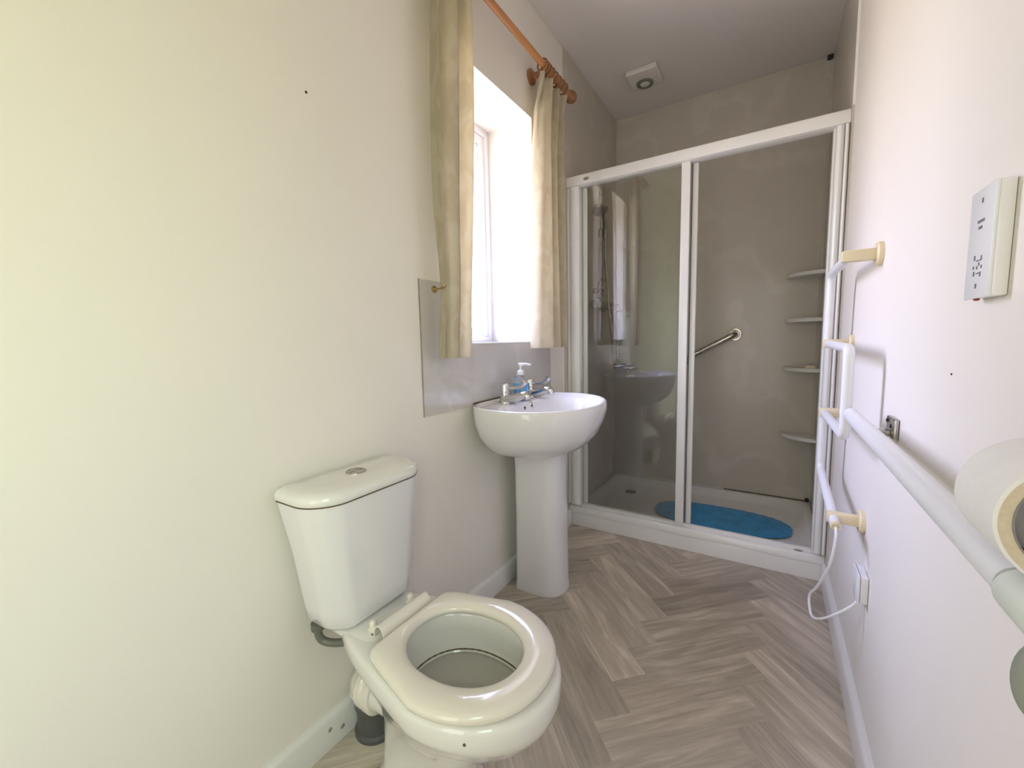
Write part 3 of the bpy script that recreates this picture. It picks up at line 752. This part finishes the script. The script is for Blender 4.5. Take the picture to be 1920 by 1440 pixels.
# ================================================================== wash basin
def build_basin():
    yc = 1.480
    t = thing('wash_basin', 'white pedestal wash basin under the window', 'wash basin', (.2, yc, 0))
    cx, af, ab, hw = .225, .235, .219, .292
    def ring(z, s, dx=0, nf=2.0, nb=3.2, k=.16):
        # scale about the back wall so the back stays on the wall
        return egg(.006+(cx-.006)*1+dx, yc, z, af*s, ab, hw*s, nf, nb, k)
    R = [egg(.17, yc+.02, .640, .08, .10, .09, 2.2, 3),
         egg(.182, yc+.013, .642, .135, .14, .152, 2.1, 3), egg(.194, yc+.006, .660, .164, .168, .203, 2.05, 3.2), egg(.206, yc+.002, .690, .192, .190, .240, 2.0, 3.6, .08),
         egg(.215, yc, .725, .211, .206, .265, 2.0, 4.0, .07), egg(.222, yc, .775, .2275, .216, .2835, 2.0, 4.4, .07), egg(.225, yc, .815, .235, .219, .290, 2.0, 4.6, .07),
         egg(.225, yc, .838, .235, .219, .2905, 2.0, 4.6, .07), egg(.225, yc, .845, .233, .218, .289, 2.0, 4.6, .07),
         egg(.225, yc, .848, .228, .216, .284, 2.0, 4.6, .07), egg(.225, yc, .847, .222, .213, .277, 2.0, 4.6, .07),
         egg(.225, yc, .838, .216, .210, .270, 2.0, 4.6, .07)]
    # deck (back ledge) then bowl
    R += [egg(.255, yc, .834, .182, .140, .246, 2.05, 3.0, .10), egg(.258, yc, .826, .176, .132, .238, 2.05, 3.0, .10),
          egg(.262, yc, .780, .160, .125, .215, 2.05, 2.8, .1), egg(.265, yc, .730, .125, .110, .170, 2.0, 2.5, .1),
          egg(.265, yc, .700, .08, .075, .10, 2, 2), egg(.262, yc, .693, .03, .03, .03, 2, 2)]
    bowl = part('basin_bowl', loft(R), M['ceramic_w'], t, angle=60)
    part('waste', lathe((.262, yc, .6935), (0, 0, 1), [(.022, 0), (.022, .002), (.016, .001), (.001, .0)], n=24), M['chrome'], bowl)
    for y in (1.476, 1.532):
        part('overflow_hole', lathe((.1275, y, .8115), (1, 0, .05), [(.0065, -.01), (.0075, .0026), (.005, .0036), (.001, .0016)], n=16), M['dark'], bowl, 'small dark overflow hole')
    ch = smooth_path([(.100, 1.535, .838), (.122, 1.537, .836), (.1300, 1.538, .820), (.1335, 1.538, .790), (.140, 1.536, .755)], 8)
    part('plug_chain', tube(ch, [.0016 if i % 2 else .0009 for i in range(len(ch))], 6), M['pipe'], bowl, 'thin dark plug chain')
    # pedestal
    yp, P = 1.575, []
    for z, s in ((.0005, 1.04), (.02, 1.03), (.04, 1.0), (.30, .975), (.55, .98), (.66, 1.02)):
        P.append(egg(.145, yp, z, .118*s, .085*s, .098*s, 2.6, 8))
    part('pedestal', loft(P), M['ceramic_w'], t, angle=60)
    part('sealant', tube(smooth_path([(.0095, 1.285, .8495), (.0085, 1.40, .851), (.0085, 1.56, .851), (.0095, 1.70, .8495)], 6), .003, 8), M['grout'], t, 'discoloured sealant line at the wall')
    bm = tube([(.030, 1.53, .60), (.110, 1.53, .62)], .014, 14)
    part('waste_pipe', bm, M['dark'], t, 'dark waste pipe behind the pedestal')
    return t
build_basin()
def tap(y, lab):
    x, z = .066, .8370
    t = thing('basin_tap', lab, 'tap', (x, y, z), 'chrome lever taps on the basin')
    part('tap_body', lathe((x, y, z), (0, 0, 1), [(.027, 0), (.027, .005), (.022, .012), (.020, .030), (.016, .034), (.0185, .036), (.0185, .076), (.016, .082), (.001, .084)], n=28), M['chrome'], t)
    sp = smooth_path([(x+.008, y, z+.016), (x+.045, y, z+.022), (x+.082, y, z+.036), (x+.102, y, z+.035), (x+.108, y, z+.020)], 6)
    part('spout', tube(sp, [.021-.008*i/len(sp) for i in range(len(sp))], 16), M['chrome'], t)
    lv = smooth_path([(x, y, z+.062), (x+.035, y, z+.062), (x+.070, y, z+.068), (x+.088, y, z+.080), (x+.094, y, z+.092)], 6)
    part('lever', tube(lv, [.0085+.0045*(i/len(lv))**2 for i in range(len(lv))], 12), M['chrome'], t)
tap(1.425, 'chrome lever tap on the basin, nearer the toilet')
tap(1.632, 'chrome lever tap on the basin, nearer the shower')
def soap_bottle():
    x, y, z = .078, 1.532, .8375
    t = thing('soap_dispenser', 'clear pump bottle of blue liquid soap standing between the taps', 'soap dispenser', (x, y, z))
    def o(z2, a, b): return [Vector((x+a*math.cos(2*PI*i/36), y+b*math.sin(2*PI*i/36), z2)) for i in range(36)]
    part('liquid', loft([o(z+.003, .023, .035), o(z+.006, .026, .038), o(z+.074, .026, .038)]), M['blue_soap'], t, 'blue liquid')
    part('bottle', loft([o(z, .025, .037), o(z+.004, .028, .0405), o(z+.090, .028, .0405), o(z+.100, .024, .034), o(z+.104, .012, .014), o(z+.112, .011, .011)], cap1=False), M['clear'], t)
    bm = lathe((x, y, z+.108), (0, 0, 1), [(.0145, 0), (.0145, .016), (.009, .020), (.0045, .022), (.0045, .040)], n=20)
    add_lathe(bm, (x, y, z+.146), (0, 0, 1), [(.008, 0), (.010, .003), (.010, .010), (.007, .013), (.001, .0135)], n=16)
    add_tube(bm, [(x, y, z+.153), (x+.020, y+.012, z+.154), (x+.038, y+.022, z+.150)], [.006, .005, .004], 10)
    part('pump', bm, M['plastic'], t, 'white pump top')
soap_bottle()

# ================================================================== right wall fittings
def towel_rail():
    x = 1.160
    t = thing('towel_rail', 'white serpentine tube towel rail on cream wall brackets', 'towel rail', (W, 1.6, .565))
    p = fillet_path([(x, 1.452, 1.298), (x, 1.848, 1.298), (x, 1.868, 1.058), (x, 1.350, 1.053), (x, 1.350, .825), (x, 1.850, .812), (x, 1.868, .600), (x, 1.405, .562)], .030, 7)
    part('tube', tube(p, .0125, 20), M['plastic'], t)
    part('end_ring', lathe((x, 1.408, .5625), (0, -1, -.08), [(.0128, -.002), (.0128, .006), (.009, .008), (.007, .006), (.001, .002)], n=20), M['cream'], t, 'cream end ring where the cable enters')
    for y, z in ((1.462, 1.298), (1.838, 1.058), (1.838, .814), (1.462, .567)):
        bm = lathe((W-.0003, y, z), (-1, 0, 0), [(.031, 0), (.031, .010), (.028, .013), (.010, .014)], n=28)
        add_box(bm, 1.144, W-.010, y-.013, y+.013, z-.015, z+.015, bev=.004)
        part('bracket', bm, M['cream'], t, 'yellowed cream bracket')
    return t
towel_rail()
solo('power_cable', tube(smooth_path([(1.160, 1.396, .5615), (1.158, 1.375, .535), (1.150, 1.391, .452), (1.132, 1.455, .350), (1.119, 1.515, .283), (1.124, 1.475, .243), (1.142, 1.425, .270), (1.170, 1.385, .318), (1.203, 1.382, .356), (1.2185, 1.388, .381)], 8), .0035, 10), M['plastic'],
     'white power cable hanging from the towel rail end to the wall outlet', 'cable', (1.16, 1.39, .56))
def outlet():
    t = thing('fused_outlet', 'white square cable outlet low on the right wall beneath the towel rail', 'outlet', (W, 1.38, .415))
    part('back_box', box(1.212, W-.0003, 1.347, 1.425, .384, .458, bev=.003), M['plastic'], t)
    part('face_plate', box(1.206, 1.2115, 1.345, 1.427, .382, .460, bev=.003), M['plastic'], t)
    part('cable_grommet', lathe((1.2185, 1.388, .3845), (0, 0, -1), [(.007, -.001), (.007, .004), (.004, .005)], n=12), M['grey_mark'], t)
outlet()
def grab_rail():
    x, z = 1.167, .889
    t = thing('support_rail', 'long white tubular support rail along the right wall', 'rail', (W, .8, z))
    part('rail_tube', tube([(x, .47, z), (x, 1.318, z)], .0165, 28), M['plastic'], t)
    part('rail_end', lathe((x, 1.318, z), (0, 1, 0), [(.0165, 0), (.0160, .006), (.012, .012), (.001, .015)], n=28), M['plastic'], t)
    part('sleeve', lathe((x, .462, z-.001), (0, -1, 0), [(.0168, -.002), (.0195, 0), (.0195, .24), (.016, .245), (.001, .246)], n=28), M['sleeve'], t, 'pale green tinted rubber sleeve')
    bm = B()
    add_lathe(bm, (x+.004, .437, z-.016), (0, 0, -1), [(.007, -.006), (.007, .012)]+[(.017*math.sin(PI*(i/16)), .040-.032*math.cos(PI*(i/16))) for i in range(3, 17)], n=56)
    part('latch_knob', bm, M['knob'], t, 'grey green knob under the rail')
    b2 = part('wall_bracket', box(W-.010, W-.0003, 1.168, 1.236, .862, .906, bev=.003), M['chrome_dull'], t, 'silver wall bracket')
    add = box(x+.004, W-.0095, 1.185, 1.205, .8655, .8795, bev=.003)
    part('bracket_arm', add, M['chrome_dull'], t)
    for yy, zz in ((1.226, .896), (1.190, .888)):
        part('screw', lathe((W-.010, yy, zz), (-1, 0, 0), [(.0045, 0), (.004, .002), (.001, .0025)], n=12), M['dark'], b2, 'dark screw head')
    part('wall_bracket', box(W-.010, W-.0003, .20, .30, .862, .914, bev=.003), M['chrome_dull'], t)
    part('bracket_arm', box(x-.004, W-.0095, .24, .275, z-.010, z+.010, bev=.003), M['chrome_dull'], t)
grab_rail()
def roll():
    cx, cz, y0, y1, R, r = 1.1775, .9580, .416, .492, .0475, .0385
    t = thing('toilet_roll', 'white toilet roll on the right wall above the support rail', 'toilet roll', (cx, y0, cz))
    bm = B(); n = 64
    rg = lambda rr, y: [Vector((cx+rr*math.cos(2*PI*i/n), y, cz+rr*math.sin(2*PI*i/n))) for i in range(n)]
    add_loft(bm, [rg(R-.002, y0), rg(R, y0+.0015), rg(R, y1-.0015), rg(R-.002, y1)], cap0=False, cap1=False)
    p = part('paper', bm, M['paper'], t)
    # the wound edges of the paper
    bm = B()
    add_loft(bm, [rg(R-.002, y0), rg(r, y0+.0005)], cap0=False, cap1=False)
    part('paper_edge', bm, M['paper_edge'], t, 'beige wound edge of the roll')
    bm = B(); add_loft(bm, [rg(R-.002, y1), rg(r, y1-.0005)], cap0=False, cap1=False)
    part('paper_edge', bm, M['paper_edge'], t)
    bm = B(); add_loft(bm, [rg(r, y0), rg(r, y1), rg(r-.0012, y1), rg(r-.0012, y0), rg(r, y0)], cap0=False, cap1=False)
    part('cardboard_core', bm, M['card'], t, 'grey cardboard core')
    h = thing('roll_holder', 'grey holder peg carrying the toilet roll', 'roll holder', (W, y1+.01, cz))
    part('peg', tube([(cx, y0+.014, cz), (cx, y1+.012, cz)], .0355, 40), M['card'], h)
    part('holder_arm', box(cx-.012, W-.0003, y1+.0125, y1+.022, cz-.015, cz+.015, bev=.003), M['plastic'], h)
roll()
def shaver():
    t = thing('shaver_socket', 'white shaver socket with grey symbols on the right wall', 'shaver socket', (W, .772, 1.20))
    x0 = 1.2115; y0, y1, z0, z1 = .738, .811, 1.132, 1.268
    part('back_box', box(x0+.003, W-.0003, y0, y1, z0, z1, bev=.002), M['frame'], t)
    f = part('face_plate', box(x0, x0+.0035, y0-.0005, y1+.0005, z0-.0005, z1+.0005, bev=.0012), M['plastic'], t)
    xm = x0-.0004
    def m(name, pts):
        bm = B()
        for (ya, yb_, za, zb_) in pts: add_box(bm, xm, x0+.0002, y0+ya, y0+yb_, z0+za, z0+zb_)
        part(name, bm, M['grey_mark'], f)
    c = (y1-y0)/2
    m('screw', [(c-.002, c+.002, .012, .018)]); m('screw', [(c-.002, c+.002, .118, .124)])
    m('printed_symbol', [(c-.010, c+.010, .094, .0975), (c-.005, c+.006, .086, .0895)])
    # socket openings: two pairs of bent slots and pins
    m('socket_opening', [(c-.012, c-.009, .046, .052), (c+.008, c+.012, .048, .054), (c-.009, c+.004, .046, .0475), (c-.006, c-.003, .040, .044), (c-.001, c+.002, .036, .040),
                         (c+.010, c+.013, .037, .041), (c-.014, c-.011, .036, .040), (c-.012, c-.009, .026, .032), (c-.008, c+.002, .030, .0315), (c+.007, c+.011, .028, .034)])
    part('indicator', lathe((x0+.006, y1-.022, z0+.001), (0, 0, -1), [(.003, 0), (.003, .0035), (.001, .004)], n=10), M['red'], t, 'small red light under the socket')
shaver()
for nm, base, ax, s, lab in (('screw_hole', (0.0004, .662, 1.708), (1, 0, 0), .0035, 'small dark screw hole high on the left wall'),
                         ('screw_hole', (.0004, .694, .181), (1, 0, 0), .0035, 'small dark screw hole low on the left wall behind the toilet'),
                         ('screw_hole', (W-.0004, .896, 1.025), (-1, 0, 0), .0016, 'tiny dark screw hole in the right wall above the rail')):
    solo(nm, lathe(base, ax, [(s, -.0002), (s*.9, .0008), (s*.6, .0002), (.0003, .0001)], n=12), M['dark'], lab, 'screw hole', base)
